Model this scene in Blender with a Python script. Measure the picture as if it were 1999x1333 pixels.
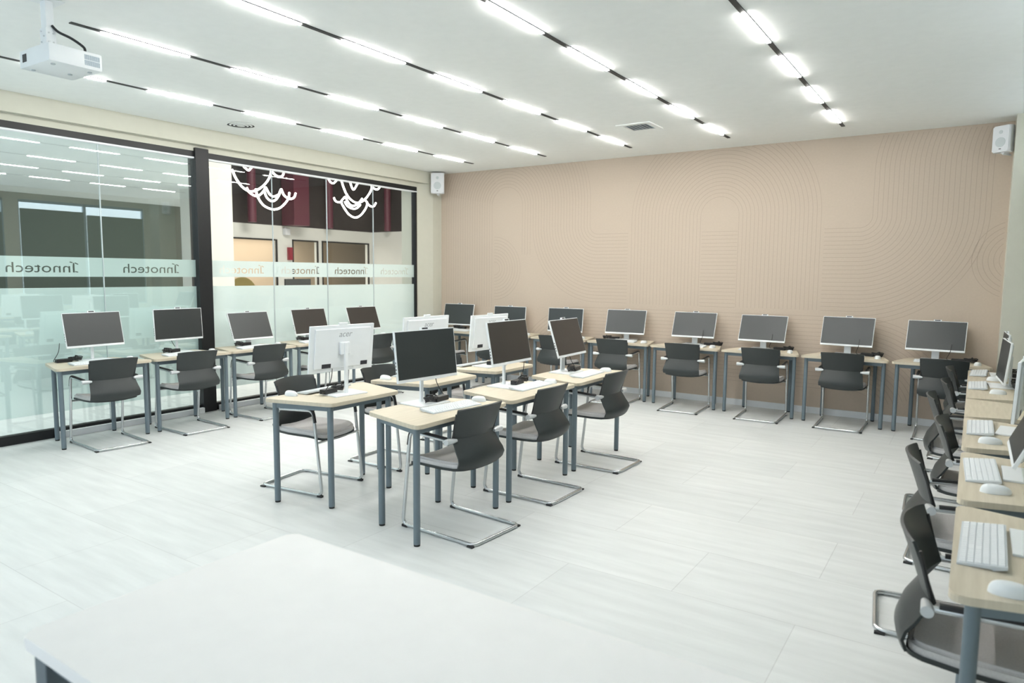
import bpy, bmesh, math, random
from mathutils import Vector, Matrix
random.seed(7)
PI = math.pi
scn = bpy.context.scene
col = scn.collection
for o in list(bpy.data.objects): bpy.data.objects.remove(o)

# ------------------------------------------------------------------ camera, world, exposure
def setup_camera():
    f, yaw, pitch, roll = 1345.72, 0.5901, -0.0981, 0.0090
    loc = Vector((7.2011, -8.6836, 1.6139))
    F = Vector((-math.sin(yaw)*math.cos(pitch), math.cos(yaw)*math.cos(pitch), math.sin(pitch)))
    r = Vector((math.cos(yaw), math.sin(yaw), 0)); u = r.cross(F)
    c, s = math.cos(roll), math.sin(roll)
    r2 = c*r + s*u; u2 = -s*r + c*u
    cam = bpy.data.cameras.new('camera'); o = bpy.data.objects.new('camera', cam); col.objects.link(o)
    cam.sensor_width = 36; cam.sensor_fit = 'HORIZONTAL'; cam.lens = f*36/1999; cam.clip_start = .05
    M = Matrix.Identity(4)
    for i in range(3): M[i][0], M[i][1], M[i][2], M[i][3] = r2[i], u2[i], -F[i], loc[i]
    o.matrix_world = M
    cam.dof.use_dof = True; cam.dof.focus_distance = 5.6; cam.dof.aperture_fstop = 2.8
    scn.camera = o
setup_camera()
w = bpy.data.worlds.new('world'); scn.world = w; w.use_nodes = True
w.node_tree.nodes['Background'].inputs[0].default_value = (.75, .85, 1, 1)
w.node_tree.nodes['Background'].inputs[1].default_value = .6
scn.view_settings.view_transform = 'Standard'; scn.view_settings.look = 'None'
scn.view_settings.gamma = 1; scn.view_settings.use_curve_mapping = False
scn.view_settings.exposure = 1.27
LAMP = 50.0

def area(name, loc, rot, sx, sy, power, color):
    l = bpy.data.lights.new(name, 'AREA'); l.shape = 'RECTANGLE'; l.size = sx; l.size_y = sy
    l.energy = power; l.color = color
    o = bpy.data.objects.new(name, l); o.location = loc; o.rotation_euler = rot; col.objects.link(o); return o
area('daylight_back_window', (4.3, -11.35, 1.75), (PI/2, 0, 0), 5.6, 2.2, 18, (.80, .91, 1.0))
area('hall_fill', (-2.6, -8.6, 3.12), (0, 0, 0), 3.5, 4.0, 85, (.95, .98, 1))  # unseen fill light, added under the hall slab to brighten the frosted film
area('hall_void_fill', (-4.0, 3.0, 6.9), (0, 0, 0), 5, 5, 420, (1, .96, .9))  # unseen fill light, added high in the void to light the hall
area('shop_lamp', (-14.2, 7.0, 2.9), (0, 0, 0), 3, 5, 80, (1, .94, .88))

# ------------------------------------------------------------------ materials
def nm(name):
    m = bpy.data.materials.new(name); m.use_nodes = True
    nt = m.node_tree; return m, nt, nt.nodes['Principled BSDF']
def mat(name, c, rough=.5, metal=0, spec=.5, noise=None, bump=0, bscale=200, coat=0):
    m, nt, b = nm(name)
    b.inputs['Base Color'].default_value = (*c, 1); b.inputs['Roughness'].default_value = rough
    b.inputs['Metallic'].default_value = metal; b.inputs['Specular IOR Level'].default_value = spec
    b.inputs['Coat Weight'].default_value = coat
    tc = nt.nodes.new('ShaderNodeTexCoord')
    n = nt.nodes.new('ShaderNodeTexNoise'); n.inputs['Scale'].default_value = noise[0] if noise else 12
    n.inputs['Detail'].default_value = 4
    nt.links.new(tc.outputs['Object'], n.inputs['Vector'])
    amt = noise[1] if noise else .03
    mx = nt.nodes.new('ShaderNodeMix'); mx.data_type = 'RGBA'
    mx.inputs[6].default_value = (*[x*(1-amt) for x in c], 1); mx.inputs[7].default_value = (*[min(1, x*(1+amt)) for x in c], 1)
    nt.links.new(n.outputs['Fac'], mx.inputs[0]); nt.links.new(mx.outputs[2], b.inputs['Base Color'])
    if bump:
        n2 = nt.nodes.new('ShaderNodeTexNoise'); n2.inputs['Scale'].default_value = bscale
        nt.links.new(tc.outputs['Object'], n2.inputs['Vector'])
        bp = nt.nodes.new('ShaderNodeBump'); bp.inputs['Strength'].default_value = bump; bp.inputs['Distance'].default_value = .002
        nt.links.new(n2.outputs['Fac'], bp.inputs['Height']); nt.links.new(bp.outputs['Normal'], b.inputs['Normal'])
    return m
def emis(name, c, s):
    m, nt, b = nm(name)
    b.inputs['Base Color'].default_value = (.8, .8, .8, 1)
    b.inputs['Emission Color'].default_value = (*c, 1); b.inputs['Emission Strength'].default_value = s
    return m
def floor_mat():
    m, nt, b = nm('floor_vinyl_tiles')
    tc = nt.nodes.new('ShaderNodeTexCoord'); mp = nt.nodes.new('ShaderNodeMapping')
    nt.links.new(tc.outputs['Object'], mp.inputs['Vector'])
    br = nt.nodes.new('ShaderNodeTexBrick'); br.offset = .5; br.squash = 1
    br.inputs['Scale'].default_value = 1; br.inputs['Brick Width'].default_value = 1.2; br.inputs['Row Height'].default_value = .6
    br.inputs['Mortar Size'].default_value = .003; br.inputs['Mortar Smooth'].default_value = .4
    br.inputs['Color1'].default_value = (.70, .72, .71, 1); br.inputs['Color2'].default_value = (.745, .762, .75, 1)
    br.inputs['Mortar'].default_value = (.61, .62, .61, 1)
    nt.links.new(mp.outputs['Vector'], br.inputs['Vector'])
    mp2 = nt.nodes.new('ShaderNodeMapping'); mp2.inputs['Scale'].default_value = (1.2, 9, 1)
    nt.links.new(tc.outputs['Object'], mp2.inputs['Vector'])
    n = nt.nodes.new('ShaderNodeTexNoise'); n.inputs['Scale'].default_value = 1.6; n.inputs['Detail'].default_value = 6
    nt.links.new(mp2.outputs['Vector'], n.inputs['Vector'])
    rp = nt.nodes.new('ShaderNodeMapRange'); rp.inputs[1].default_value = .3; rp.inputs[2].default_value = .7
    rp.inputs[3].default_value = .93; rp.inputs[4].default_value = 1.05
    nt.links.new(n.outputs['Fac'], rp.inputs[0])
    mx = nt.nodes.new('ShaderNodeMix'); mx.data_type = 'RGBA'; mx.blend_type = 'MULTIPLY'; mx.inputs[0].default_value = 1
    nt.links.new(br.outputs['Color'], mx.inputs[6]); nt.links.new(rp.outputs[0], mx.inputs[7])
    nt.links.new(mx.outputs[2], b.inputs['Base Color'])
    b.inputs['Roughness'].default_value = .42; b.inputs['Specular IOR Level'].default_value = .35
    return m
def wood_mat():
    m, nt, b = nm('desk_maple_laminate')
    tc = nt.nodes.new('ShaderNodeTexCoord'); mp = nt.nodes.new('ShaderNodeMapping'); mp.inputs['Scale'].default_value = (2, 26, 2)
    nt.links.new(tc.outputs['Object'], mp.inputs['Vector'])
    n = nt.nodes.new('ShaderNodeTexNoise'); n.inputs['Scale'].default_value = 2; n.inputs['Detail'].default_value = 5
    nt.links.new(mp.outputs['Vector'], n.inputs['Vector'])
    cr = nt.nodes.new('ShaderNodeValToRGB')
    cr.color_ramp.elements[0].position = .3; cr.color_ramp.elements[0].color = (.60, .53, .41, 1)
    cr.color_ramp.elements[1].position = .75; cr.color_ramp.elements[1].color = (.69, .62, .49, 1)
    nt.links.new(n.outputs['Fac'], cr.inputs[0]); nt.links.new(cr.outputs[0], b.inputs['Base Color'])
    b.inputs['Roughness'].default_value = .45; b.inputs['Specular IOR Level'].default_value = .3
    return m
def glass_mat(name, tint, refl):
    m = bpy.data.materials.new(name); m.use_nodes = True; nt = m.node_tree; nt.nodes.clear()
    out = nt.nodes.new('ShaderNodeOutputMaterial'); mx = nt.nodes.new('ShaderNodeMixShader')
    t = nt.nodes.new('ShaderNodeBsdfTransparent'); t.inputs[0].default_value = (*tint, 1)
    g = nt.nodes.new('ShaderNodeBsdfGlossy'); g.inputs['Roughness'].default_value = 0; g.inputs[0].default_value = (.95, 1, .99, 1)
    mx.inputs[0].default_value = refl
    nt.links.new(t.outputs[0], mx.inputs[1]); nt.links.new(g.outputs[0], mx.inputs[2])
    nt.links.new(mx.outputs[0], out.inputs[0]); return m
def film_mat():
    m = bpy.data.materials.new('frosted_film'); m.use_nodes = True; nt = m.node_tree; nt.nodes.clear()
    out = nt.nodes.new('ShaderNodeOutputMaterial'); mx = nt.nodes.new('ShaderNodeMixShader'); m2 = nt.nodes.new('ShaderNodeMixShader')
    t = nt.nodes.new('ShaderNodeBsdfTransparent'); d = nt.nodes.new('ShaderNodeBsdfDiffuse'); tl = nt.nodes.new('ShaderNodeBsdfTranslucent')
    tc = nt.nodes.new('ShaderNodeTexCoord'); n = nt.nodes.new('ShaderNodeTexNoise'); n.inputs['Scale'].default_value = 3
    cr = nt.nodes.new('ShaderNodeValToRGB'); cr.color_ramp.elements[0].color = (.76, .86, .84, 1); cr.color_ramp.elements[1].color = (.80, .89, .87, 1)
    nt.links.new(tc.outputs['Object'], n.inputs['Vector']); nt.links.new(n.outputs['Fac'], cr.inputs[0])
    nt.links.new(cr.outputs[0], d.inputs[0]); nt.links.new(cr.outputs[0], tl.inputs[0])
    m2.inputs[0].default_value = .35; mx.inputs[0].default_value = .93
    nt.links.new(d.outputs[0], m2.inputs[1]); nt.links.new(tl.outputs[0], m2.inputs[2])
    nt.links.new(t.outputs[0], mx.inputs[1]); nt.links.new(m2.outputs[0], mx.inputs[2]); nt.links.new(mx.outputs[0], out.inputs[0])
    return m
M = dict(
    floor=floor_mat(), wood=wood_mat(),
    ceil=mat('ceiling_paint', (.90, .92, .90), .9, spec=.1),
    beige=mat('beige_paint', (.63, .625, .535), .85, spec=.15),
    pink=mat('pink_felt_panel', (.58, .485, .395), .95, spec=.05, noise=(45, .05), bump=.3, bscale=300),
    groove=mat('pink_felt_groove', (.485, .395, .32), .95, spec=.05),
    white=mat('white_plastic', (.84, .87, .88), .38, spec=.45),
    whitep=mat('white_keycaps', (.80, .83, .84), .5, spec=.4),
    keyline=mat('keyboard_well', (.62, .66, .68), .5),
    base=mat('white_baseboard', (.80, .82, .84), .5),
    black=mat('black_frame_paint', (.012, .013, .014), .4, spec=.4),
    steel=mat('desk_grey_blue_steel', (.155, .20, .23), .4, spec=.5),
    chrome=mat('chair_silver_tube', (.62, .64, .65), .27, metal=.85),
    shell=mat('chair_dark_grey_shell', (.034, .040, .040), .42, spec=.4),
    rubber=mat('black_rubber', (.014, .014, .014), .6),
    pad=mat('black_arm_pad', (.02, .021, .022), .45),
    fabric=mat('grey_seat_fabric', (.66, .64, .63), .95, spec=.1, noise=(160, .14), bump=.4, bscale=500),
    screen=mat('screen_glass', (.022, .027, .028), .36, spec=.75),
    screen_brown=mat('screen_glass_brown', (.034, .029, .026), .34, spec=.7),
    cable=mat('black_cable', (.012, .012, .013), .4),
    label=mat('dark_rating_label', (.03, .03, .035), .5),
    logo=mat('grey_logo_print', (.42, .44, .45), .4),
    silver=mat('silver_cap', (.66, .68, .69), .35, metal=.4),
    dark=mat('dark_track', (.035, .035, .035), .6),
    teach=mat('pale_desk_laminate', (.83, .82, .80), .42, spec=.35),
    teachleg=mat('desk_dark_steel', (.09, .12, .14), .45),
    spk=mat('speaker_white_plastic', (.74, .76, .78), .5),
    grille=mat('speaker_grille', (.55, .60, .61), .7),
    glassL=glass_mat('window_glass_left', (.92, .96, .95), .11),
    glassR=glass_mat('window_glass_right', (.98, .99, .985), .025),
    film=film_mat(),
    neon=emis('neon_tube', (1, .95, .84), 9),
    lamp=emis('lamp_diffuser', (1, .985, .955), LAMP),
    sky=emis('window_daylight', (.78, .9, 1), 1.5),
    burg=mat('burgundy_paint', (.115, .022, .042), .5),
    hdark=mat('hall_dark_wall', (.024, .018, .020), .8),
    hgreen=mat('hall_grey_green_wall', (.075, .095, .08), .8),
    hwhite=mat('hall_white_wall', (.74, .74, .69), .8),
    hceil=mat('hall_white_ceiling', (.78, .82, .82), .9),
    tan=mat('shop_tan_wall', (.52, .40, .28), .8),
    red=mat('red_sign', (.30, .02, .04), .5),
    olive=mat('olive_fabric', (.30, .24, .08), .9),
    blind=mat('grey_green_blind', (.16, .19, .17), .8),
    mullion=mat('blue_grey_mullion', (.33, .42, .48), .4),
)

# ------------------------------------------------------------------ mesh builder
class MB:
    def __init__(s): s.bm = bmesh.new(); s.mi = 0
    def _tag(s, fs):
        for f in fs: f.material_index = s.mi
    def box(s, x0, x1, y0, y1, z0, z1, bev=0):
        vs = [s.bm.verts.new((x, y, z)) for x in (x0, x1) for y in (y0, y1) for z in (z0, z1)]
        q = [(0, 1, 3, 2), (4, 6, 7, 5), (0, 4, 5, 1), (2, 3, 7, 6), (0, 2, 6, 4), (1, 5, 7, 3)]
        fs = [s.bm.faces.new([vs[i] for i in f]) for f in q]
        s._tag(fs)
        if bev:
            es = {e for f in fs for e in f.edges}
            r = bmesh.ops.bevel(s.bm, geom=list(es), offset=bev, segments=2, affect='EDGES', profile=.6)
            s._tag(r['faces'])
        return s
    def prism(s, pts, z0, z1, bev=0):
        a = [s.bm.verts.new((p[0], p[1], z0)) for p in pts]; b = [s.bm.verts.new((p[0], p[1], z1)) for p in pts]
        n = len(pts); fs = [s.bm.faces.new(a[::-1]), s.bm.faces.new(b)]
        for i in range(n): fs.append(s.bm.faces.new([a[i], a[(i+1) % n], b[(i+1) % n], b[i]]))
        s._tag(fs)
        if bev:
            es = list(fs[0].edges) + list(fs[1].edges)
            r = bmesh.ops.bevel(s.bm, geom=es, offset=bev, segments=2, affect='EDGES'); s._tag(r['faces'])
        return s
    def quad(s, *p):
        s._tag([s.bm.faces.new([s.bm.verts.new(v) for v in p])]); return s
    def tube(s, path, r, n=10, closed=False, sx=1.0):
        P = [Vector(p) for p in path]; N = len(P); rings = []
        rr = r if isinstance(r, (list, tuple)) else [r]*N
        t0 = (P[1]-P[0]).normalized(); up = Vector((0, 0, 1)) if abs(t0.z) < .9 else Vector((1, 0, 0))
        nrm = (up - t0*up.dot(t0)).normalized()
        for i in range(N):
            if closed: t = (P[(i+1) % N]-P[i-1]).normalized()
            else: t = (P[min(i+1, N-1)]-P[max(i-1, 0)]).normalized()
            nrm = (nrm - t*nrm.dot(t)).normalized(); bn = t.cross(nrm)
            rings.append([s.bm.verts.new(P[i]+rr[i]*(math.cos(2*PI*k/n)*nrm+math.sin(2*PI*k/n)*sx*bn)) for k in range(n)])
        fs = []
        for i in range(N if closed else N-1):
            a, b = rings[i], rings[(i+1) % N]
            for k in range(n): fs.append(s.bm.faces.new([a[k], b[k], b[(k+1) % n], a[(k+1) % n]]))
        if not closed: fs += [s.bm.faces.new(rings[0]), s.bm.faces.new(rings[-1][::-1])]
        s._tag(fs); return s
    def cyl(s, a, b, r, n=16, r2=None): return s.tube([a, b], [r, r if r2 is None else r2], n)
    def grid(s, fn, nu, nv, th=None):
        """surface fn(u,v)->Vector with optional thickness along fn normal approx"""
        V = [[s.bm.verts.new(fn(i/nu, j/nv)) for j in range(nv+1)] for i in range(nu+1)]
        fs = [s.bm.faces.new([V[i][j], V[i+1][j], V[i+1][j+1], V[i][j+1]]) for i in range(nu) for j in range(nv)]
        s._tag(fs)
        if th: bmesh.ops.solidify(s.bm, geom=fs, thickness=th)
        return s
    def build(s, name, mats, parent=None, smooth=False):
        bmesh.ops.recalc_face_normals(s.bm, faces=s.bm.faces)
        me = bpy.data.meshes.new(name); s.bm.to_mesh(me); s.bm.free()
        for m in (mats if isinstance(mats, (list, tuple)) else [mats]): me.materials.append(m)
        if smooth:
            for p in me.polygons: p.use_smooth = True
            try: me.set_sharp_from_angle(angle=math.radians(38))
            except Exception: pass
        o = bpy.data.objects.new(name, me); col.objects.link(o)
        if parent: o.parent = parent
        return o
def fillet(pts, r, seg=5):
    out = [Vector(pts[0])]
    for i in range(1, len(pts)-1):
        p, a, b = Vector(pts[i]), Vector(pts[i-1]), Vector(pts[i+1])
        d1, d2 = (a-p), (b-p); rr = min(r, d1.length*.49, d2.length*.49)
        s, e = p+d1.normalized()*rr, p+d2.normalized()*rr
        for k in range(seg+1):
            t = k/seg; out.append((1-t)**2*s+2*t*(1-t)*p+t*t*e)
    out.append(Vector(pts[-1])); return out
def rpoly(pts, r, seg=5):
    n = len(pts); out = []
    for i in range(n):
        p, a, b = Vector(pts[i]), Vector(pts[i-1]), Vector(pts[(i+1) % n])
        rr = r[i] if isinstance(r, (list, tuple)) else r
        s, e = p+(a-p).normalized()*rr, p+(b-p).normalized()*rr
        for k in range(seg+1):
            t = k/seg; out.append((1-t)**2*s+2*t*(1-t)*p+t*t*e)
    return out
def tag(o, label=None, cat=None, group=None, kind=None):
    for k, v in (('label', label), ('category', cat), ('group', group), ('kind', kind)):
        if v: o[k] = v
    return o
def struct(o): o['kind'] = 'structure'; return o
def empty(name, loc=(0, 0, 0), rz=0):
    o = bpy.data.objects.new(name, None); col.objects.link(o); o.empty_display_size = .1
    o.location = loc; o.rotation_euler = (0, 0, rz); return o
def copy_tree(o, parent=None):
    c = o.copy(); col.objects.link(c); c.parent = parent
    for ch in [x for x in bpy.data.objects if x.parent == o]: copy_tree(ch, c)
    return c
def text_mesh(body, name, material, parent=None, size=.05, shear=0, extrude=.0005):
    cu = bpy.data.curves.new(name, 'FONT'); cu.body = body; cu.size = size; cu.shear = shear; cu.extrude = extrude
    cu.align_x = 'CENTER'; cu.resolution_u = 4
    t = bpy.data.objects.new(name, cu); col.objects.link(t)
    dg = bpy.context.evaluated_depsgraph_get(); me = bpy.data.meshes.new_from_object(t.evaluated_get(dg))
    bpy.data.objects.remove(t)
    me.materials.clear(); me.materials.append(material)
    o = bpy.data.objects.new(name, me); col.objects.link(o); o.parent = parent; return o

# ------------------------------------------------------------------ room shell
H = 3.18; XR = 7.82; YB = -11.5; GX = -.10; ZH = 3.0
struct(MB().box(-16, XR+.2, YB, 14, -.08, 0).build('floor', M['floor']))
struct(MB().box(-.28, XR, YB, .1, H, H+.12).build('ceiling', M['ceil']))
struct(MB().box(0, XR, 0, .15, 0, H).build('wall_back', M['pink']))
# header above the glass, column in the corner and recess soffit
struct(MB().box(-.28, 0, YB, 0, ZH, H).build('wall_left', M['beige']))
struct(MB().box(-.28, GX+.02, YB, -.5, 2.935, ZH).build('trim_1', M['beige']))
struct(MB().prism([(0, -.21), (0, 0), (-.4, 0), (-.4, -.5), (-.1, -.5)], 0, ZH).build('wall_left_return', M['beige']))
struct(MB().box(7.43, XR, -.36, 0, 0, H).build('wall_right_return', M['beige']))
# right wall: window wall with blinds
mb = MB().box(XR, XR+.15, YB, 0, 0, .9); mb.box(XR, XR+.15, YB, 0, 2.95, H)
for y in (-.36, -3.0, -5.6, -8.3, -11.3): mb.box(XR, XR+.15, y-.12, y+.12, .9, 2.95)
struct(mb.build('wall_right', M['beige']))
wy = [(-2.88, -.48), (-5.48, -3.12), (-8.18, -5.72), (-11.18, -8.42)]
for i, (a, b) in enumerate(wy):
    w_ = struct(MB().box(XR+.10, XR+.11, a, b, .9, 2.95).build('window_%d' % (i+3), M['sky']))
    fr = MB()
    for y in (a, (a+b)/2, b): fr.box(XR+.03, XR+.09, y-.025, y+.025, .9, 2.95)
    fr.box(XR+.03, XR+.09, a, b, 2.9, 2.95); fr.box(XR+.03, XR+.09, a, b, .9, .95)
    fr.build('window_frame', M['mullion'], w_)
    bl = MB()
    for k in range(2):
        y0 = a+.03+k*(b-a)/2; y1 = y0+(b-a)/2-.06
        bl.box(XR+.015, XR+.025, y0, y1, .92, 2.78-.05*((i+k) % 3))
    bl.build('roller_blind', M['blind'], w_)
# wall behind the camera with a window opening
mb = MB().box(-.28, XR, YB-.15, YB, 0, .6); mb.box(-.28, XR, YB-.15, YB, 2.9, H)
mb.box(-.28, 1.4, YB-.15, YB, .6, 2.9); mb.box(7.2, XR, YB-.15, YB, .6, 2.9)
struct(mb.build('wall_front', M['beige']))
struct(MB().box(.0, 7.43, -.014, -.002, 0, .075).build('baseboard_back', M['base']))
tr = MB().box(GX+.045, GX+.085, -5.72, -4.19, 0, .062, .004); tr.box(GX+.045, GX+.085, -3.99, -.5, 0, .062, .004)
tag(tr.build('cable_trunking', M['base']), 'white plastic cable trunking along the floor below the glass wall', 'trunking')

# carved line pattern of the pink felt wall (one shallow pattern mesh on the panel)
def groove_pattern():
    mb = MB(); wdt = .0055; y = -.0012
    def line(pts):
        seg = []
        for p in pts:
            ok = .03 < p[0] < 7.41 and .09 < p[1] < H-.01
            if ok: seg.append(p)
            else:
                if len(seg) > 1: ribbon(seg)
                seg = []
        if len(seg) > 1: ribbon(seg)
    def ribbon(ps):
        L = []
        for i, p in enumerate(ps):
            a = ps[max(i-1, 0)]; b = ps[min(i+1, len(ps)-1)]
            dx, dz = b[0]-a[0], b[1]-a[1]; l = math.hypot(dx, dz) or 1
            nx, nz = -dz/l*wdt/2, dx/l*wdt/2
            L.append((mb.bm.verts.new((p[0]+nx, y, p[1]+nz)), mb.bm.verts.new((p[0]-nx, y, p[1]-nz))))
        for a, b in zip(L[:-1], L[1:]): mb.bm.faces.new([a[0], b[0], b[1], a[1]])
    def arc(cx, cz, r, a0, a1, n=None):
        n = n or max(8, int(abs(a1-a0)*r/.05)+6)
        return [(cx+r*math.cos(math.radians(a0+(a1-a0)*k/n)), cz+r*math.sin(math.radians(a0+(a1-a0)*k/n))) for k in range(n+1)]
    def st(a, b):
        n = max(1, int(math.hypot(b[0]-a[0], b[1]-a[1])/.08)); return [(a[0]+(b[0]-a[0])*k/n, a[1]+(b[1]-a[1])*k/n) for k in range(n+1)]
    s = .046
    # big arch over a field of short horizontals
    ax, az, s = 4.49, 2.35, .047
    for k in range(21):
        r = .24+k*s; line(st((ax-r, 1.22), (ax-r, az))+arc(ax, az, r, 180, 0)[1:]+st((ax+r, az), (ax+r, 1.22))[1:])
    for k in range(21): line(st((ax-.22, 1.22+k*s), (ax+.23, 1.22+k*s)))
    # arch at the left whose right leg turns into horizontals
    cx, cz = 2.80, 2.29
    for k in range(25):
        x = 2.68-k*s; r = cx-x
        top = arc(1.27, 2.62, x-1.27, 170, 0)
        if x > 1.40 and r < 1.09: line(top+st((x, 2.62), (x, cz))+arc(cx, cz, r, 180, 270)[1:]+st((cx, cz-r), (3.26, cz-r))[1:])
        elif x > 1.45: line(top+st((x, 2.62), (x, 1.9)))
    for k in range(20):
        x = 1.0-k*s; line(st((x, 1.1), (x, 2.62))+arc(1.27, 2.62, 1.27-x, 180, 120)[1:])
    for k in range(9):
        r = .10+k*s; line(arc(1.045, 1.69, r, 90, -90))
    # right hand band: top bend, verticals, quarter turn, horizontals
    cx, cz = 6.07, 2.29
    for k in range(24):
        r = .13+k*s; x = cx+r
        line(arc(x+1.1, 2.78, 1.1, 155, 180, 10)+st((x, 2.78), (x, cz))+arc(cx, cz, r, 0, -90)[1:]+(st((cx, cz-r), (5.71, cz-r))[1:] if r < 1.08 else []))
    # low band of horizontals, bending down at the right and at the left
    for k in range(19):
        z = 1.15-k*s; rr = .25+(18-k)*s
        line(arc(2.55, z-rr, rr, 160, 90)+st((2.55, z), (6.1, z))+arc(6.1, z-rr, rr, 90, 20)[1:])
    # small rings at the right end
    for k in range(7):
        r = .12+k*s; line(arc(7.55, 1.80, r, 90, 270))
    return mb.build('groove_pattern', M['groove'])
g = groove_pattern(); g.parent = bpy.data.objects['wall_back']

# glass wall --------------------------------------------------------------
LEFT0, COL0, COL1, GEND = YB, -4.16, -4.02, -.50
fr = MB()
fr.box(GX-.06, GX+.02, LEFT0, GEND, 2.87, 2.935); fr.box(GX-.06, GX+.02, LEFT0, GEND, 0, .085)
fr.box(GX-.06, GX+.02, GEND-.035, GEND, .085, 2.87)
struct(fr.build('trim_2', M['black']))
struct(MB().box(GX-.10, GX+.055, COL0-.02, COL1, 0, 2.97, .004).build('trim_3', M['black']))
struct(MB().box(GX-.03, GX+.03, LEFT0, GEND, 2.852, 2.869).build('trim_4', M['base']))
wl = struct(MB().box(GX-.012, GX, LEFT0, COL0-.02, .085, 2.87).build('window_1', M['glassL']))
wr = struct(MB().box(GX-.012, GX, COL1, GEND-.035, .085, 2.87).build('window_2', M['glassR']))
for par, ys in ((wl, (-5.18, -7.4)), (wr, (-3.144, -2.278, -1.417))):
    for y in ys: MB().box(GX-.014, GX+.002, y-.003, y+.003, .085, 2.85).build('pane_joint', M['grille'], par)
# frosted film: lower field and a band whose lettering is cut out
def film_band(par, y0, y1, z0, z1, texts):
    cu = bpy.data.curves.new('frosted_band', 'CURVE'); cu.dimensions = '2D'; cu.fill_mode = 'BOTH'; cu.resolution_u = 3
    def poly(pts):
        sp = cu.splines.new('POLY'); sp.points.add(len(pts)-1)
        for i, p in enumerate(pts): sp.points[i].co = (p[0], p[1], 0, 1)
        sp.use_cyclic_u = True
    poly([(y0, z0), (y1, z0), (y1, z1), (y0, z1)])
    for (ya, yb) in texts:
        tcu = bpy.data.curves.new('t', 'FONT'); tcu.body = 'Innotech'; tcu.size = .15; tcu.resolution_u = 3
        t = bpy.data.objects.new('t', tcu); col.objects.link(t)
        bpy.context.view_layer.objects.active = t; t.select_set(True)
        bpy.ops.object.convert(target='CURVE')
        t = bpy.context.view_layer.objects.active
        xs = [p.co.x for s in t.data.splines for p in s.bezier_points]; x0, x1 = min(xs), max(xs)
        sc = (yb-ya)/(x1-x0)
        F = lambda v: (yb-(v[0]-x0)*sc, 1.587+v[1]*min(sc, 1)*.9, 0)
        for s in t.data.splines:
            sp = cu.splines.new('BEZIER'); sp.bezier_points.add(len(s.bezier_points)-1)
            for i, p in enumerate(s.bezier_points):
                q = sp.bezier_points[i]; q.handle_left_type = q.handle_right_type = 'FREE'
                q.co = F(p.co); q.handle_left = F(p.handle_left); q.handle_right = F(p.handle_right)
            sp.use_cyclic_u = True
        # small serifs that turn the capital I into the curled one
        zt = 1.587+.105*min(sc, 1)*.9
        poly([(yb+.004, zt+.004), (yb+.034, zt-.010), (yb+.034, zt-.020), (yb+.004, zt-.008)])
        poly([(yb+.004, 1.590), (yb+.030, 1.586), (yb+.030, 1.596), (yb+.004, 1.600)])
        poly([(yb-.016, zt+.006), (yb-.042, zt+.012), (yb-.042, zt+.002), (yb-.016, zt-.004)])
        bpy.data.objects.remove(t)
    o = bpy.data.objects.new('f', cu); col.objects.link(o)
    dg = bpy.context.evaluated_depsgraph_get(); dg.update()
    me = bpy.data.meshes.new_from_object(o.evaluated_get(dg)); bpy.data.objects.remove(o)
    for v in me.vertices: v.co = (GX-.016, v.co.x, v.co.y)
    me.materials.clear(); me.materials.append(M['film'])
    ob = bpy.data.objects.new('frosted_band', me); col.objects.link(ob); ob.parent = par
film_band(wl, LEFT0, COL0-.02, 1.545, 1.735, [(-6.023, -5.443), (-4.979, -4.412), (-7.1, -6.53)])
film_band(wr, COL1, GEND-.035, 1.545, 1.735, [(-3.885, -3.315), (-3.02, -2.445), (-2.143, -1.558), (-1.258, -.70)])
for par, a, b in ((wl, LEFT0, COL0-.02), (wr, COL1, GEND-.035)):
    MB().quad((GX-.016, a, .24), (GX-.016, b, .24), (GX-.016, b, 1.44), (GX-.016, a, 1.44)).build('frosted_field', M['film'], par)

# ------------------------------------------------------------------ hall beyond the glass
struct(MB().prism([(-.45, YB), (-.45, -4.06), (-9.1, 1.75), (-9.1, YB)], 3.17, 3.34).build('ceiling_hall', M['hceil']))
struct(MB().box(-12.2, -12, YB, 4.2, 0, 7).build('wall_hall_left', M['hgreen']))
struct(MB().box(-16, -.28, 14, 14.2, 0, 7).build('wall_hall_end', M['hdark']))
struct(MB().box(-16, -.28, YB, 14, 7, 7.1).build('ceiling_hall_upper', M['hdark']))
struct(MB().box(-.42, -.28, YB, .2, H, 7).build('wall_hall_near', M['hdark']))
struct(MB().box(-.42, -.28, .2, 14, 0, 7).build('wall_hall_side', M['hwhite']))
struct(MB().box(-12.1, -9, YB-.2, YB, 0, 7).build('wall_hall_front', M['hgreen']))
# storefront: far wall with openings, end wall
def wall_x(name, x0, x1, ys, zt, openings, m):
    mb = MB(); y = ys[0]
    for (a, b, z0, z1) in openings:
        if a > y: mb.box(x0, x1, y, a, 0, zt)
        mb.box(x0, x1, a, b, z1, zt)
        if z0 > 0: mb.box(x0, x1, a, b, 0, z0)
        y = b
    mb.box(x0, x1, y, ys[1], 0, zt); return struct(mb.build(name, m))
ops = [(4.3, 6.03, 0, 2.67), (6.63, 7.74, 0, 2.69), (7.9, 10.18, 0, 2.70)]
wall_x('wall_hall_far', -12.2, -12, (4.2, 10.3), 3.12, ops, M['hwhite'])
mb = MB().box(-12.2, -12, 4.2, 14, 3.12, 7); struct(mb.build('wall_hall_upper', M['hdark']))
struct(MB().box(-12, -9.9, 10.3, 10.4, 0, 3.12).build('wall_hall_corner', M['hwhite']))
struct(MB().box(-9.1, -.42, 10.3, 10.4, 0, 3.12).build('wall_hall_corner_right', M['hwhite']))
struct(MB().box(-12, -.42, 10.3, 10.4, 3.12, 7).build('wall_hall_dark', M['hdark']))
struct(MB().box(-16, -15.9, 3, 14, 0, 3.2).build('wall_shop', M['tan']))
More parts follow.
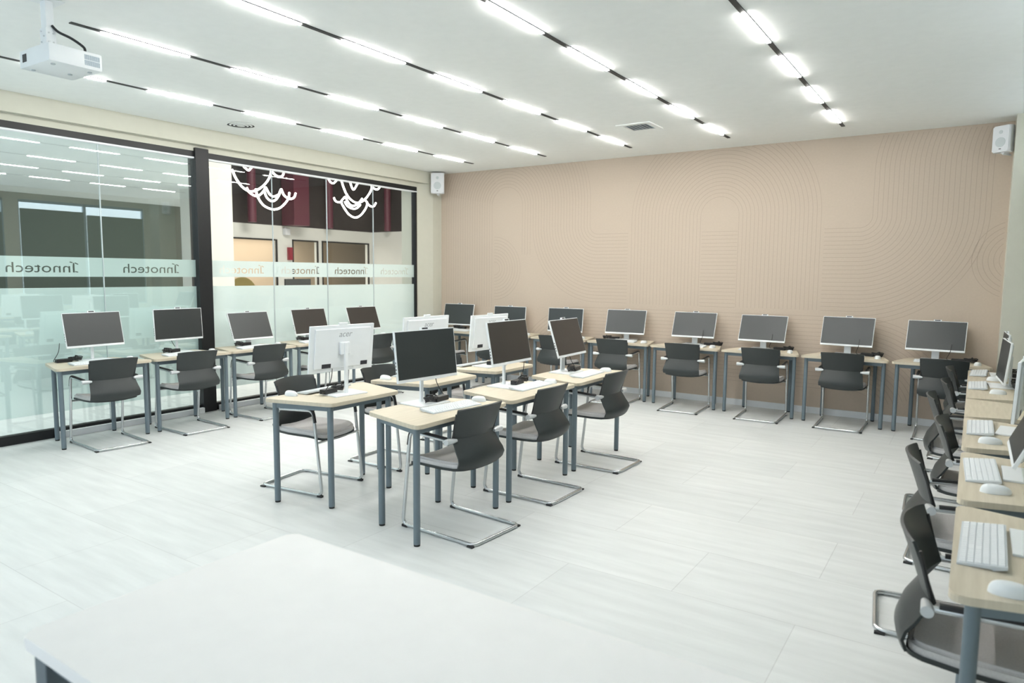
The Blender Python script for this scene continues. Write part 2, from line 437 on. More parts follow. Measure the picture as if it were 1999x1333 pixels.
struct(MB().box(-16, -12.2, 3, 3.1, 0, 3.2).build('wall_shop_side', M['tan']))
struct(MB().box(-16, -12.2, 3, 14, 3.2, 3.3).build('ceiling_shop', M['hceil']))
for i, (a, b, z0, z1) in enumerate(ops):
    f_ = MB(); t = .05
    f_.box(-12.03, -11.98, a, b, z1-t, z1); f_.box(-12.03, -11.98, a, a+t, 0, z1); f_.box(-12.03, -11.98, b-t, b, 0, z1)
    struct(f_.build('trim_%d' % (5+i), M['black']))
    struct(MB().box(-12.06, -12.05, a, b, 0, z1-t).build('window_%d' % (7+i), M['glassR']))
struct(MB().box(-5.65, -5.0, -1.05, -.36, 0, 7).build('wall_hall_pillar', M['hwhite']))
struct(MB().box(-.66, -.43, -.15, .1, 0, 7).build('wall_hall_pillar_right', M['hwhite']))
def hall_col(x, y, w_, label, rnd=False):
    mb = MB()
    if rnd: mb.cyl((x, y, 3.13), (x, y, 7), w_/2, 20)
    else: mb.box(x-w_/2, x+w_/2, y-w_/2, y+w_/2, 3.13, 7)
    tag(mb.build('wall_column' if not rnd else 'vertical_pipe', M['burg'], smooth=rnd), label, 'column')
hall_col(-11.62, 6.5, .62, 'broad flat burgundy column behind the left neon face')
hall_col(-11.7, 8.0, .26, 'round burgundy pipe left of the right neon face', True)
hall_col(-11.5, 4.75, .26, 'round burgundy pipe beside the white hall pillar', True)
hall_col(-10.9, 10.05, .24, 'round burgundy pipe right of the right neon face', True)
# pieces of furniture seen through the clear strip
o = MB().box(-12.0, -11.88, 6.42, 6.56, 2.0, 2.42); o = tag(o.build('fire_alarm_sign', M['red']), 'small red safety sign on the white hall wall', 'sign')
s_ = empty('hall_speaker', (-11.95, 6.35, 2.82)); MB().box(-.04, .12, -.10, .10, 0, .22, .02).build('body', M['spk'], s_)
MB().box(-.04, .02, -.03, .03, .22, .27).build('bracket', M['spk'], s_); tag(s_, 'tiny white loudspeaker high on the hall wall', 'speaker')
a_ = empty('armchair', (-8, 1.9, 0))
MB().grid(lambda u, v: Vector((.32*math.cos(PI*u)*.3, .42*math.cos(PI*u), .35+1.12*v*(math.sin(PI*u)**.5 if u not in (0, 1) else 0))), 16, 6, .06).build('backrest', M['olive'], a_, True)
MB().box(-.05, .6, -.42, .42, .15, .48, .05).build('seat', M['olive'], a_)
for sx in (0.05, .5):
    for sy in (-.35, .35): MB().cyl((sx, sy, 0), (sx, sy, .16), .02).build('leg', M['black'], a_)
tag(a_, 'olive rounded armchair in the hall seen through the clear glass strip', 'chair')
t_ = empty('hall_monitor', (-8, 3.6, 0))
MB().box(-.03, .03, -.42, .42, 1.05, 1.42, .01).build('screen', M['screen'], t_)
MB().box(-.03, .03, -.03, .03, .75, 1.06).build('stand', M['black'], t_); MB().box(-.3, .35, -.7, .7, .71, .75).build('tabletop', M['black'], t_)
for sx in (-.25, .3):
    for sy in (-.65, .65): MB().cyl((sx, sy, 0), (sx, sy, .715), .02).build('leg', M['black'], t_)
tag(t_, 'black display on a black table in the hall beyond the glass', 'display')

# neon line drawings hanging in the hall, plane x = -3
def cr_spline(pts, n=8):
    P = [pts[0]]+list(pts)+[pts[-1]]; out = []
    for i in range(1, len(P)-2):
        a, b, c, d = [Vector(q) for q in P[i-1:i+3]]
        for k in range(n):
            t = k/n; out.append(.5*((2*b)+(-a+c)*t+(2*a-5*b+4*c-d)*t*t+(-a+3*b-3*c+d)*t**3))
    out.append(Vector(P[-2])); return out
def neon(name, strokes, x, label):
    rt = empty(name, (x, strokes[0][0][0], strokes[0][0][1])); y0, z0 = strokes[0][0]
    mb = MB()
    for s in strokes:
        pts = [(p[0]-y0, p[1]-z0) for p in s]
        mb.tube([(0, p[0], p[1]) for p in cr_spline([Vector((q[0], q[1])) for q in pts])], .0155, 8)
    mb.build('light_tube', M['neon'], rt, True)
    wb = MB()
    for s in (strokes[0][0], strokes[0][-1]): wb.cyl((0, s[0]-y0, s[1]-z0), (0, s[0]-y0, 7-z0), .003, 6)
    wb.build('suspension_wire', M['black'], rt)
    tag(rt, label, 'neon light', 'neon face drawings'); return rt
NEON = [[[(-1.562, 3.416), (-1.478, 3.334), (-1.403, 3.291), (-1.357, 3.33), (-1.277, 3.398)], [(-1.711, 3.266), (-1.646, 3.135), (-1.543, 3.016), (-1.425, 2.953), (-1.325, 2.954), (-1.188, 3.016), (-1.07, 3.116), (-0.985, 3.233), (-0.959, 3.314)], [(-1.118, 3.419), (-1.038, 3.4), (-0.947, 3.335), (-0.866, 3.276), (-0.783, 3.257), (-0.709, 3.295), (-0.682, 3.398)], [(-1.445, 3.003), (-1.393, 2.928), (-1.282, 2.882), (-1.191, 2.91), (-1.12, 2.975), (-1.072, 3.048)], [(-1.072, 3.048), (-1.005, 2.948), (-0.924, 2.907), (-0.816, 2.947), (-0.778, 3.01), (-0.752, 3.052)], [(-1.097, 2.968), (-1.054, 2.875), (-0.962, 2.824), (-0.878, 2.852), (-0.804, 2.938), (-0.765, 3.041)], [(-0.752, 3.052), (-0.694, 2.949), (-0.585, 2.899), (-0.485, 2.929), (-0.445, 3.013)], [(-1.273, 3.002), (-1.237, 2.876), (-1.15, 2.759), (-1.036, 2.701), (-0.907, 2.686), (-0.774, 2.732), (-0.648, 2.843), (-0.597, 2.928), (-0.582, 3.01)]], [[(0.847, 3.373), (0.941, 3.218), (1.073, 3.382)], [(0.628, 3.391), (0.676, 3.256), (0.761, 3.112), (0.878, 3.013), (1.028, 2.971), (1.182, 3.018), (1.325, 3.134), (1.422, 3.268), (1.456, 3.397)], [(0.308, 3.375), (0.349, 3.306), (0.432, 3.283), (0.519, 3.347), (0.577, 3.391)], [(1.33, 3.428), (1.424, 3.348), (1.519, 3.29), (1.6, 3.293), (1.658, 3.339), (1.664, 3.415)], [(0.441, 3.016), (0.482, 2.955), (0.568, 2.941), (0.641, 2.958)], [(0.626, 2.968), (0.671, 3.016), (0.73, 3.054), (0.773, 2.992), (0.846, 2.922), (0.936, 2.907), (1.027, 2.937), (1.121, 3.013), (1.168, 3.068)], [(0.714, 2.965), (0.786, 2.884), (0.92, 2.85), (1.026, 2.87), (1.119, 2.945)], [(0.633, 2.925), (0.697, 2.843), (0.813, 2.731), (0.977, 2.682), (1.131, 2.744), (1.258, 2.878), (1.307, 2.984), (1.261, 3.037)], [(1.291, 2.994), (1.386, 2.94), (1.482, 2.942), (1.547, 3.017)]]]
neon('neon_face', NEON[0], -3.0, 'left white neon line drawing of a smiling face in the hall')
neon('neon_face', NEON[1], -3.0, 'right white neon line drawing of a smiling face in the hall')

# ------------------------------------------------------------------ ceiling lights and fittings
ordn = ['first', 'second', 'third', 'fourth', 'fifth']
LX = [1.098, 2.314, 3.548, 4.755, 5.946]
def strip_light():
    r = empty('strip_light', (0, 0, H))
    MB().box(-.017, .017, -6.47, -.62, -.006, .0).build('track', M['dark'], r)
    for m in range(6):
        y = -.861-m*.9617
        MB().box(-.0135, .0135, y-.607, y, -.012, -.001).build('lamp', M['lamp'], r)
    return r
sl = strip_light()
for i, x in enumerate(LX):
    o = sl if i == 0 else copy_tree(sl)
    o.location.x = x
    tag(o, 'dashed line of white ceiling light bars, %s from the glass wall' % (ordn[i] if i < 4 else 'fifth and farthest'), 'ceiling light', 'ceiling strip lights')
def diffuser():
    r = empty('round_air_diffuser', (.53, -4.0, H))
    for i, (a, b) in enumerate(((.158, .138), (.118, .100), (.080, .062), (.042, .0))):
        mb = MB(); n = 40; z = -.004-.003*i
        for k in range(n):
            c0, s0, c1, s1 = math.cos(2*PI*k/n), math.sin(2*PI*k/n), math.cos(2*PI*(k+1)/n), math.sin(2*PI*(k+1)/n)
            mb.quad((a*c0, a*s0, z+.001), (a*c1, a*s1, z+.001), (b*c1, b*s1, z-.004), (b*c0, b*s0, z-.004)) if b > 0 else \
                mb.bm.faces.new([mb.bm.verts.new(v) for v in ((a*c0, a*s0, z), (a*c1, a*s1, z), (0, 0, z))])
        mb.build('ring', M['ceil'], r)
    MB().cyl((0, 0, -.0015), (0, 0, -.0005), .15, 40).build('backing', M['dark'], r)
    tag(r, 'round white ceiling air diffuser near the glass wall', 'vent')
diffuser()
v_ = empty('square_air_vent', (4.13, -1.70, H))
MB().box(-.14, .14, -.14, .14, -.002, 0).build('backing', M['mullion'], v_)
fb = MB(); fb.box(-.19, .19, -.19, -.13, -.010, 0); fb.box(-.19, .19, .13, .19, -.010, 0); fb.box(-.19, -.13, -.13, .13, -.010, 0); fb.box(.13, .19, -.13, .13, -.010, 0)
fb.build('frame', M['ceil'], v_)
for k in range(6):
    a = -.13+k*.04
    MB().quad((a, -.13, -.003), (a, .13, -.003), (a+.032, .13, -.014), (a+.032, -.13, -.014)).build('slat', M['base'], v_)
tag(v_, 'square white ceiling air vent with angled slats', 'vent')

def speaker(name, loc, rz, label, scale=1):
    r = empty(name, loc, rz)      # front faces local -Y
    pts = rpoly([(-.11, 0), (.11, 0), (.085, .13), (-.085, .13)], .03)
    MB().prism(pts, 0, .31, .012).build('cabinet', M['spk'], r, True)
    MB().box(-.095, .095, -.005, .001, .02, .29, .002).build('grille', M['spk'], r)
    MB().cyl((0, -.009, .115), (0, -.004, .115), .058, 28).build('woofer', M['grille'], r)
    MB().cyl((0, -.008, .235), (0, -.004, .235), .022, 20).build('tweeter', M['grille'], r)
    MB().box(-.012, .012, -.008, -.004, .032, .042).build('badge', M['label'], r)
    br = MB().tube(fillet([(0, .06, -.012), (0, .06, -.02), (0, .20, -.02)], .005), .01, 8); br.box(-.02, .02, .05, .15, -.014, 0)
    br.build('bracket', M['spk'], r)
    tag(r, label, 'loudspeaker', 'wall loudspeakers'); r.scale = (scale,)*3; return r
speaker('wall_speaker', (.175, -.31, 2.845), math.radians(32), 'white loudspeaker in the corner above the glass wall end')
speaker('wall_speaker', (7.315, -.27, 2.845), math.radians(-34), 'white loudspeaker at the right end of the pink wall', .82)

# projector
def projector():
    r = empty('projector', (3.52, -7.06, 2.60), math.radians(PJ_ROT))
    MB().box(-.18, .18, -.147, .147, -.051, .051, .014).build('body', M['white'], r, True)
    g = MB()
    for j in (0, 1):
        for k in range(14): g.box(.179, .1815, .045+.0062*k, .045+.0062*k+.0034, -.030+j*.032, -.030+j*.032+.028)
    g.build('vent_grille', M['mullion'], r)
    MB().box(-.135, -.085, -.1485, -.1465, -.02, .025, .001).build('lens_window', M['label'], r)
    for (x, y) in ((-.12, -.10), (.12, .10), (.12, -.10), (-.03, .06)): MB().cyl((x, y, -.056), (x, y, -.050), .012).build('foot', M['grille'], r)
    tag(r, 'white projector hanging from the ceiling at upper left', 'projector'); return r
PJ = None

# ------------------------------------------------------------------ desks
DW, DR, DD, DH = .455, .315, .54, .74
def make_desk():
    r = empty('desk')
    pts = rpoly([(-DW, 0), (DW, 0), (DR, DD), (-DR, DD)], [.055, .055, .03, .03], 6)
    MB().prism(pts, DH-.025, DH, .003).build('tabletop', M['wood'], r)
    L = [(-DW+.062, .06), (DW-.062, .06), (DR-.045, DD-.07), (-DR+.045, DD-.07)]
    f = MB()
    for i in range(4):
        a, b = Vector((*L[i], 0)), Vector((*L[(i+1) % 4], 0)); d = (b-a).normalized(); n = Vector((-d.y, d.x, 0))*.0125
        pp = [a+n, a-n, b-n, b+n]; f.prism([(p.x, p.y) for p in pp], DH-.065, DH-.026)
    f.build('apron', M['steel'], r)
    for (x, y) in L:
        l = MB().cyl((x, y, .012), (x, y, DH-.026), .0205, 18).build('leg', M['steel'], r, True)
        MB().cyl((x, y, 0), (x, y, .013), .019, 14).build('foot_cap', M['rubber'], l)
    return r

# ------------------------------------------------------------------ chairs (user faces +Y, arm pivots over the origin)
def make_chair():
    r = empty('armchair_cantilever')
    def prof(v):
        K = [(0, .452, -.050), (.10, .483, -.062), (.25, .535, -.046), (.47, .617, .004), (.75, .720, -.030), (1, .815, -.064)]
        for (a, b) in zip(K[:-1], K[1:]):
            if v <= b[0]+1e-9:
                t = (v-a[0])/(b[0]-a[0]); return a[1]+(b[1]-a[1])*t, a[2]+(b[2]-a[2])*t
    VW = [(0, .214), (.10, .215), (.47, .190), (1, .208)]
    def wid(v):
        for (a, b) in zip(VW[:-1], VW[1:]):
            if v <= b[0]+1e-9: return a[1]+(b[1]-a[1])*(v-a[0])/(b[0]-a[0])
    def sh(u, v):
        z, y = prof(v); x = (2*u-1)*wid(v); c = (2*u-1)**2
        return Vector((x, y-.028+.045*c-.012*c*(v < .2), z-(.018*(1-c) if v < .08 else 0)-(.008*c if v > .97 else 0)))
    vs = [0, .05, .1, .17, .25, .36, .47, .60, .7, .8, .9, .97, 1]
    mb = MB(); nu = 14
    V = [[mb.bm.verts.new(sh(i/nu, v)) for v in vs] for i in range(nu+1)]
    fs = [mb.bm.faces.new([V[i][j], V[i+1][j], V[i+1][j+1], V[i][j+1]]) for i in range(nu) for j in range(len(vs)-1)]
    bmesh.ops.recalc_face_normals(mb.bm, faces=fs); bmesh.ops.solidify(mb.bm, geom=fs, thickness=.010)
    mb.build('backrest', M['shell'], r, True)
    # side rails of the upper back
    for s in (-1, 1):
        MB().tube([(s*.190, .010, .615), (s*.198, -.012, .70), (s*.203, -.032, .775)], .007, 6).build('back_rail', M['pad'], r)
    out = rpoly([(-.195, -.055), (.195, -.055), (.225, .17), (.215, .38), (-.215, .38), (-.225, .17)], [.05, .05, .09, .08, .08, .09], 6)
    def seatmesh(z0, z1, sc, bev, name, m):
        mb = MB(); pts = [(p.x*sc, (p.y-.17)*sc+.17) for p in out]
        mb.prism(pts, z0, z1)
        bmesh.ops.subdivide_edges(mb.bm, edges=[e for e in mb.bm.edges if abs(e.verts[0].co.z-e.verts[1].co.z) > .005], cuts=1)
        for f in list(mb.bm.faces):
            if len(f.verts) > 8:
                pass
        if bev:
            top = [e for e in mb.bm.edges if all(abs(v.co.z-z1) < 1e-5 for v in e.verts)]
            bmesh.ops.bevel(mb.bm, geom=top, offset=bev, segments=3, affect='EDGES')
        tops = [f for f in mb.bm.faces if len(f.verts) > 8]
        for f in tops:
            c = f.calc_center_median(); r_ = bmesh.ops.poke(mb.bm, faces=[f])
        bmesh.ops.subdivide_edges(mb.bm, edges=[e for e in mb.bm.edges if e.calc_length() > .12], cuts=3)
        for v in mb.bm.verts:   # waterfall front, dished middle, raised rear
            t = max(0, (v.co.y-.26)/.14); v.co.z -= .022*t*t
            rr = max(0, (.02-v.co.y)/.07); v.co.z += .012*rr
            v.co.z += .022*(v.co.x/.22)**2-.006
        return mb.build(name, m, r, True)
    seatmesh(.408, .424, 1.0, 0, 'seat_shell', M['shell'])
    seatmesh(.4235, .462, .975, .014, 'seat_cushion', M['fabric'])
    a = .228
    side = [(a, .0, .612), (a, .335, .628), (a, .405, .014), (a-.008, -.185, .014)]
    path = side+[(-q[0], q[1], q[2]) for q in side[::-1]]
    pp = fillet(path, .05, 6)
    fr = MB().tube(pp, .0115, 10); fr.cyl((-a, .372, .395), (a, .372, .395), .009, 8)
    fr.build('tube_frame', M['chrome'], r, True)
    for s in (-1, 1):
        pth = fillet([(s*a, .03, .625), (s*a, .332, .639), (s*a, .350, .54)], .045, 6)
        MB().tube(pth, .0105, 8, sx=1.25).build('armrest', M['pad'], r, True)
        c = MB().tube([(s*.178, -.012, .612), (s*.20, -.006, .612), (s*.235, 0, .612), (s*.262, 0, .612)], [.009, .015, .019, .0185], 14)
        c.build('pivot_cap', M['silver'], r, True)
        for (yy, zz) in ((.385, 0), (-.165, 0)):
            MB().box(s*a-.011, s*a+.011, yy-.022, yy+.022, 0, .010 if yy < 0 else .016, .002).build('floor_glide', M['rubber'], r)
    return r

# ------------------------------------------------------------------ all-in-one computers, keyboards, mice, power bricks
SW, SH = .54, .335
def make_computer(back_detail=True):
    r = empty('all_in_one_computer')
    MB().box(-.135, .135, -.105, .105, 0, .010, .003).build('stand_base', M['white'], r)
    MB().box(-.013, .013, .028, .044, .009, .40, .003).build('stand_column', M['white'], r)
    MB().box(-.04, .04, .012, .036, .26, .35, .006).build('hinge', M['white'], r)
    h = MB(); h.box(-SW/2, SW/2, -.008, .008, -SH/2, SH/2, .002)
    h.box(-.235, .235, .006, .020, -.140, .145, .006)
    h = h.build('display_housing', M['white'], r)
    MB().box(-SW/2+.006, SW/2-.006, -.0095, -.0078, -SH/2+.020, SH/2-.006).build('screen', M['screen'], h)
    cb = MB().box(-.036, .036, -.006, .008, SH/2-.002, SH/2+.016, .002).build('camera_bar', M['white'], h)
    MB().box(-.025, .025, -.0075, -.0055, SH/2+.002, SH/2+.012).build('camera_lens', M['label'], h)
    t = text_mesh('acer', 'printed_logo', M['logo'], h, .062, .25)
    t.location = (-.01, .0088+.012, .085); t.rotation_euler = (PI/2, 0, PI)
    for (x0, x1) in ((.10, .175), (-.215, -.155)):
        MB().box(x0, x1, .0199, .0208, -.135, -.105).build('rating_label', M['label'], h)
    pm = MB()
    for k in range(4): pm.box(-SW/2-.0008, -SW/2+.001, -.002, .004, -.04-k*.022, -.028-k*.022)
    pm.build('side_port', M['label'], h)
    return r
def make_keyboard():
    r = empty('keyboard'); w_, d = .435, .128
    mb = MB(); P = [(-d/2, .006), (d/2, .020), (d/2, .011), (d/2-.035, .001), (d/2-.04, .0045), (-d/2, .0)]
    a = [mb.bm.verts.new((-w_/2, p[0], p[1])) for p in P]; b = [mb.bm.verts.new((w_/2, p[0], p[1])) for p in P]
    n = len(P); mb.bm.faces.new(a); mb.bm.faces.new(b[::-1])
    for i in range(n): mb.bm.faces.new([a[i], a[(i+1) % n], b[(i+1) % n], b[i]])
    mb.build('body', M['keyline'], r)
    k = MB(); kw = .0187
    for row in range(6):
        y0 = -d/2+.005+row*.0198; x = -w_/2+.006
        widths = [1]*22
        if row == 0: widths = [1.5, 1.2, 1.2, 5.6, 1.2, 1.2, 1.4, 1.2, 1, 1, 1, 2, 1, 1]
        elif row == 1: widths = [2.2]+[1]*10+[2.6, 1.2, 1, 1.2, 1, 1, 1]
        elif row == 2: widths = [1.8]+[1]*11+[2.2, 1.2, 1, 1, 1, 1, 1]
        tot = sum(widths); sc = (w_-.012)/tot
        for q in widths:
            ww = q*sc; zf = lambda y: .006+(y+d/2)/d*.014
            ya, yb = y0+.0008, y0+.0180; xa, xb = x+.0009, x+ww-.0009; h = .0035
            vs = [k.bm.verts.new(v) for v in ((xa, ya, zf(ya)), (xb, ya, zf(ya)), (xb, yb, zf(yb)), (xa, yb, zf(yb)),
                  (xa+.001, ya+.001, zf(ya)+h), (xb-.001, ya+.001, zf(ya)+h), (xb-.001, yb-.001, zf(yb)+h), (xa+.001, yb-.001, zf(yb)+h))]
            for f in ((4, 5, 6, 7), (0, 1, 5, 4), (1, 2, 6, 5), (2, 3, 7, 6), (3, 0, 4, 7)): k.bm.faces.new([vs[i] for i in f])
            x += ww
    k.build('keys', M['whitep'], r)
    return r
def make_mouse():
    r = empty('mouse')
    def f(u, v):
        a = 2*PI*u; e = v
        x = .031*math.cos(a); y = .056*math.sin(a); hgt = .034
        s = math.sin(e*PI/2); c = math.cos(e*PI/2)
        return Vector((x*(s**.55), y*(s**.55)+.004*c, max(0.0005, hgt*(c**.8))*(1-.25*(y/.056)*s) if e < 1 else 0.0005))
    mb = MB(); mb.grid(f, 24, 8); bmesh.ops.remove_doubles(mb.bm, verts=mb.bm.verts, dist=.0004)
    mb.build('body', M['white'], r, True)
    MB().box(-.0022, .0022, .020, .034, .027, .0305, .001).build('scroll_wheel', M['grille'], r)
    return r
def make_adapter(kind=0):
    rnd = random.Random(kind); r = empty('power_adapter')
    MB().box(-.055, .055, -.022, .022, 0, .028, .004).build('adapter_body', M['cable'], r)
    mb = MB()
    for k in range(4):       # figure of a folded cable hank
        pts = []
        for i in range(18):
            a = 2*PI*i/18; pts.append((-.085+(.055+.004*k)*math.cos(a)*.75, (.018+.003*k)*math.sin(a)+rnd.uniform(-.002, .002), .010+.008*k+.004*math.sin(2*a)))
        mb.tube(pts, .0036, 6, closed=True)
    mb.build('cable_bundle', M['cable'], r, True); mb = MB()
    mb.tube(cr_spline([Vector(p) for p in ((.055, .005, .014), (.075, .02, .012), (.085, .05, .03), (.06, .07, .09), (.05, .075, .16))], 5), .0024, 6)
    mb.build('lead', M['cable'], r, True)
    MB().tube([(-.094, -.03, .016), (-.094, -.02, .045), (-.094, .02, .045), (-.094, .03, .016)], .0045, 6).build('cable_tie', M['cable'], r)
    return r

PRO = dict(desk=make_desk(), chair=make_chair(), comp=make_computer(), key=make_keyboard(), mouse=make_mouse(), adp=make_adapter())
USED = set()
def place(kind, loc, rz, label, cat, group, scale=None):
    src = PRO[kind]
    if kind in USED: o = copy_tree(src)
    else: o = src; USED.add(kind)
    o.location = loc; o.rotation_euler = (0, 0, rz)
    if scale: o.scale = scale
    tag(o, label, cat, group); return o
FIRST = {}
def part(o, name):
    for x in bpy.data.objects:
        if x.parent == o and x.name.split('.')[0] == name: return x

D90 = PI/2
# station: key, desk origin (front edge centre), rot, phrase, chair(x,y,deg), computer(x,y,zc,deg,tilt) deg = facing rotation, width scale
ph_l = ['nearest the camera', 'second from the camera', 'third from the camera', 'fourth from the camera', 'farthest from the camera']
ph_b = ['leftmost in the pink-wall row', 'second from left in the pink-wall row', 'third from left in the pink-wall row', 'fourth from left in the pink-wall row',
        'fourth from right in the pink-wall row', 'third from right in the pink-wall row', 'second from right in the pink-wall row', 'rightmost in the pink-wall row']
ST = []
for i, (yc, ch, mo) in enumerate([
    (-5.49, (.655, -5.51, 86), (.12, -5.412, 1.040, 92.4, 12.4)), (-4.61, (.68, -4.705, 87.7), (.12, -4.554, 1.042, 90.6, 3.5)),
    (-3.75, (.69, -3.85, 89), (.12, -3.669, .974, 90.5, 20.8)), (-2.87, (.69, -2.93, 90), (.12, -2.79, .977, 90.9, 16.4)),
    (-1.99, (.69, -2.095, 90), (.12, -1.86, .975, 88, 20.6))]):
    ST.append(('G%d' % i, (.53, yc), 90, ph_l[i]+' in the glass-wall row', ch, mo, .965))
bx = [.72, 1.61, 2.50, 3.39, 4.281, 5.172, 6.064, 6.955]
bch = [(.68, -.86, 0), (1.62, -.86, 0), (2.61, -.83, 3), (3.45, -.80, 3.4), (4.355, -.78, 3.8), (5.244, -.73, 3), (6.072, -.68, 1), (6.99, -.66, 0)]
bmo = [(.478, .968, 5.4, 13.6), (1.448, .96, 4, 5.7), (2.401, .966, 4.1, 6.4), (3.328, .982, 6.9, 19), (4.269, .988, 2.5, 22.5), (5.113, .985, -.6, 24.3), (6.035, .998, -4.5, 18.2), (6.885, .996, -4, 22)]
for i in range(8):
    yf = -.58 if i < 5 else -.57
    m_ = bmo[i]; ST.append(('B%d' % i, (bx[i], yf), 0, ph_b[i], bch[i], (m_[0], -.15, m_[1], m_[2], m_[3]), .975))
rph = ['nearest the camera', 'second from the camera', 'third from the camera', 'fourth from the camera', 'second from the far end', 'at the far end']
for i, (yc, ch, mo) in enumerate([
    (-6.02, (7.14, -6.075, -90), (7.455, -5.92, 1.03, -90, 8)), (-5.03, (7.075, -5.02, -84), (7.455, -4.95, .985, -90, 23)), (-4.01, (7.15, -4.08, -92), (7.46, -3.90, 1.00, -97, 2)),
    (-3.115, (7.06, -3.13, -88), None), (-2.24, (7.115, -2.29, -90), (7.44, -1.90, .95, -86, 5)), (-1.31, (7.12, -1.37, -90), (7.46, -1.15, .96, -88, 5))]):
    ST.append(('R%d' % i, (7.19, yc), -90, rph[i]+' in the right-hand row', ch, mo, 1.02 if i != 3 else .86))
cph = ['nearest the camera', 'middle one', 'farthest from the camera']
for i, (yc, ch, mo) in enumerate([(-5.30, (4.665, -5.306, 86.5), (4.169, -5.2, 1.072, 84.3, 6.6)), (-4.33, (4.655, -4.406, 89.2), (4.205, -4.266, 1.085, 90.5, 10.8)),
                                  (-3.375, (4.70, -3.428, 89), (4.20, -3.329, 1.054, 92.4, 17.7))]):
    ST.append(('C%d' % i, (4.60, yc), 90, cph[i]+' in the centre row facing the glass', ch, mo, 1.03))
for i, (yc, ch, mo) in enumerate([(-5.265, (2.965, -5.265, -82), (3.453, -5.27, 1.073, -97.2+0, 6.5)), (-4.28, (3.0, -4.415, -88), (3.43, -4.331, 1.088, -92, 5.7)),
                                  (-3.37, (3.0, -3.485, -90), (3.415, -3.41, 1.062, -93.7, 5.1))]):
    ST.append(('L%d' % i, (3.15, yc), -90, cph[i]+' in the centre row showing monitor backs', ch, mo, 1.03 if i == 0 else .99))

KB = {'R0': (7.272, -6.01, -91), 'R1': (7.272, -4.965, -88), 'R2': (7.272, -3.89, -90), 'R4': (7.262, -2.0, -90), 'R5': (7.272, -1.115, -92),
      'C0': (4.415, -5.225, 83), 'C1': (4.385, -4.205, 90), 'C2': (4.43, -3.36, 92), 'L0': (3.225, -5.25, -86), 'L1': (3.225, -4.25, -90), 'L2': (3.225, -3.43, -92)}
MS = {'R0': (7.335, -6.385, -80), 'R1': (7.32, -5.30, -75), 'R2': (7.315, -4.285, -75), 'R4': (7.39, -2.35, -75), 'R5': (7.38, -1.55, -80),
      'C0': (4.41, -4.92, 95), 'C1': (4.40, -3.94, 95), 'C2': (4.46, -3.06, 95), 'L0': (3.22, -5.545, -85), 'L1': (3.22, -4.60, -85), 'L2': (3.22, -3.74, -85)}
AD = {'G0': (-.25, .06, 175), 'G1': (-.07, -.03, 20), 'G2': (-.08, -.02, 10), 'G3': (-.08, -.02, 5), 'G4': (-.08, -.02, 10), 'B0': (.08, -.03, 0), 'B1': (.08, -.03, 0), 'B2': (.08, -.03, 0),
      'B3': (-.16, .02, 15), 'B4': (.20, .0, 180), 'B5': (.20, .0, 175), 'B6': (.22, -.02, 172), 'B7': (.22, -.02, 178),
      'C0': (.10, -.04, 8), 'C1': (.07, -.045, 185), 'C2': (.10, -.045, 5), 'L0': (.095, -.045, 15), 'L1': (.08, -.05, 20), 'L2': (-.06, -.02, 15),
      'R0': (-.1, .075, 0), 'R1': (-.1, .075, 0), 'R2': (.1, .075, 0), 'R4': (.1, .075, 0), 'R5': (.1, .075, 0)}
for key, (dx, dy), rot, ph, ch, mo, ws in ST:
    ra = math.radians(rot)
    loc3 = lambda x, y, z=0: (dx+x*math.cos(ra)-y*math.sin(ra), dy+x*math.sin(ra)+y*math.cos(ra), z)
    bare = ' with nothing on it' if mo is None else ''
    place('desk', (dx, dy, 0), ra, ('bare tapered wood desk, ' if mo is None else 'tapered light wood desk, ')+ph, 'desk', 'student desks', (ws, 1, 1))
    place('chair', (ch[0], ch[1], 0), math.radians(ch[2]), 'dark grey cantilever chair, '+ph, 'chair', 'cantilever chairs')
    if mo is None: continue
    x, y, zc, ang, tilt = mo
    c = place('comp', (x, y, DH), math.radians(ang), 'white all-in-one computer, '+ph, 'computer', 'all-in-one computers')
    h = part(c, 'display_housing'); h.location = (0, -.012, zc-DH); h.rotation_euler = (math.radians(-tilt), 0, 0)
    hg = part(c, 'hinge'); hg.location = (0, 0, zc-DH-.305)
    sc_ = part(c, 'stand_column'); sc_.scale = (2.7 if tilt > 15 or key[0] == 'B' else 1, 1, (zc-DH+.04)/.40)
    if key in ('C1', 'C2', 'G3', 'G4'):
        s_ = part(h, 'screen'); s_.data = s_.data.copy(); s_.data.materials[0] = M['screen_brown']
    if key in KB: kx, ky, ka = KB[key]
    else:
        lx = {'G': -.02, 'B': -.02}[key[0]]; p = loc3(lx+(.0 if key[0] == 'G' else random.uniform(-.03, .03)), .17); kx, ky, ka = p[0], p[1], rot+random.uniform(-3, 3)
    if key in MS: mx_, my_, ma = MS[key]
    else: p = loc3(.31, .17 if key[0] == 'B' else .20); mx_, my_, ma = p[0], p[1], rot+random.uniform(-15, 15)
    place('key', (kx, ky, DH), math.radians(ka), 'white keyboard, '+ph, 'keyboard', 'white keyboards')
    place('mouse', (mx_, my_, DH), math.radians(ma), 'white mouse, '+ph, 'mouse', 'white computer mice')
    ax, ay, aa = AD[key]; ca, sa = math.cos(math.radians(ang)), math.sin(math.radians(ang))
    on_base = key not in ('G0', 'B3', 'B4', 'B5', 'B6', 'B7')
    place('adp', (x+ax*ca-ay*sa, y+ax*sa+ay*ca, DH+(.0102 if on_base else 0)), math.radians(ang+aa), 'black power adapter with cable, '+ph, 'power adapter', 'power adapters', (1.2, 1.2, 1.2))

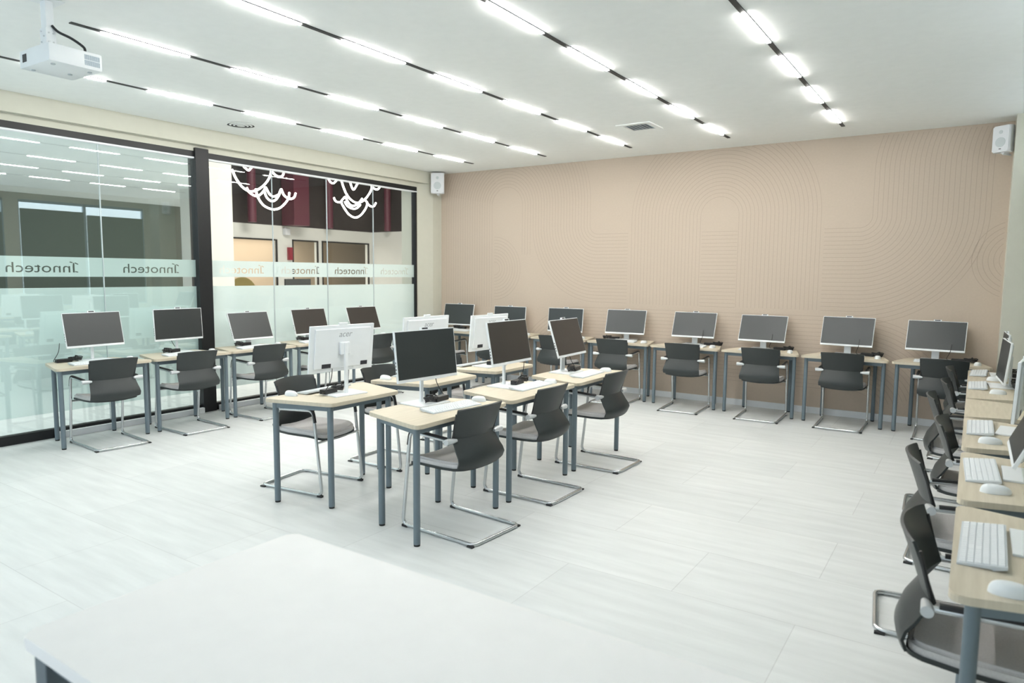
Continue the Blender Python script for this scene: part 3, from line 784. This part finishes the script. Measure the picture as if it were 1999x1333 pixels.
# ------------------------------------------------------------------ teacher's desk in the foreground
t = empty('teacher_desk', (6.15, -7.62, 0))
x0, x1, y0, y1 = -.81, .85, -.405, .40
MB().prism(rpoly([(x0, y0), (x1, y0), (x1, y1), (x0, y1)], .03), .708, .74, .006).build('tabletop', M['teach'], t)
for (a, b) in ((x0+.05, y0+.05), (x0+.05, y1-.05), (x1-.05, y0+.05), (x1-.05, y1-.05)):
    MB().box(a-.03, a+.03, b-.03, b+.03, 0, .708, .003).build('leg', M['teachleg'], t)
ap = MB()
ap.box(x0+.08, x1-.08, y1-.065, y1-.035, .655, .708); ap.box(x0+.08, x1-.08, y0+.035, y0+.065, .655, .708)
ap.box(x0+.035, x0+.065, y0+.08, y1-.08, .655, .708); ap.box(x1-.065, x1-.035, y0+.08, y1-.08, .655, .708)
ap.build('apron', M['teachleg'], t)
tag(t, 'large pale desk with dark square legs in the foreground', 'desk')

# projector and its ceiling mount
PJ_ROT = 1.3
pj = projector(); pj.location = (2.605, -6.662, 2.840)
px, py, pz = pj.location
m_ = empty('projector_mount', (px-.03, py-.05, pz+.0515), math.radians(PJ_ROT))
MB().box(-.03, .03, -.022, .022, .10, H-pz-.0515-.006, .003).build('pole', M['white'], m_)
MB().box(-.07, .07, -.07, .07, H-pz-.0515-.006, H-pz-.0515, .001).build('ceiling_plate', M['white'], m_)
mb = MB().box(-.036, .036, -.028, .028, .02, .13, .003); mb.build('knuckle', M['white'], m_)
MB().box(-.085, .085, -.075, .075, .0, .012, .002).build('mount_plate', M['white'], m_)
bo = MB()
for (yy, zz) in ((-.012, .05), (.012, .05), (-.012, .10), (.012, .10)): bo.cyl((.036, yy, zz), (.041, yy, zz), .005, 10)
for (xx, zz) in ((-.015, .05), (.015, .08), (-.015, .11)): bo.cyl((xx, -.033, zz), (xx, -.028, zz), .005, 10)
bo.build('bolts', M['silver'], m_)
tag(m_, 'white metal ceiling pole mount carrying the projector', 'projector mount')
cb = MB().tube(cr_spline([Vector(p) for p in ((.03, .01, .145), (.06, .03, .11), (.12, .07, .075), (.17, .11, .03), (.18, .115, .004))], 6), .0075, 8)
cb = cb.build('projector_cable', M['cable'], None, True); cb.location = m_.location; cb.rotation_euler = m_.rotation_euler
tag(cb, 'black cable looping from the mount pole to the projector', 'cable')
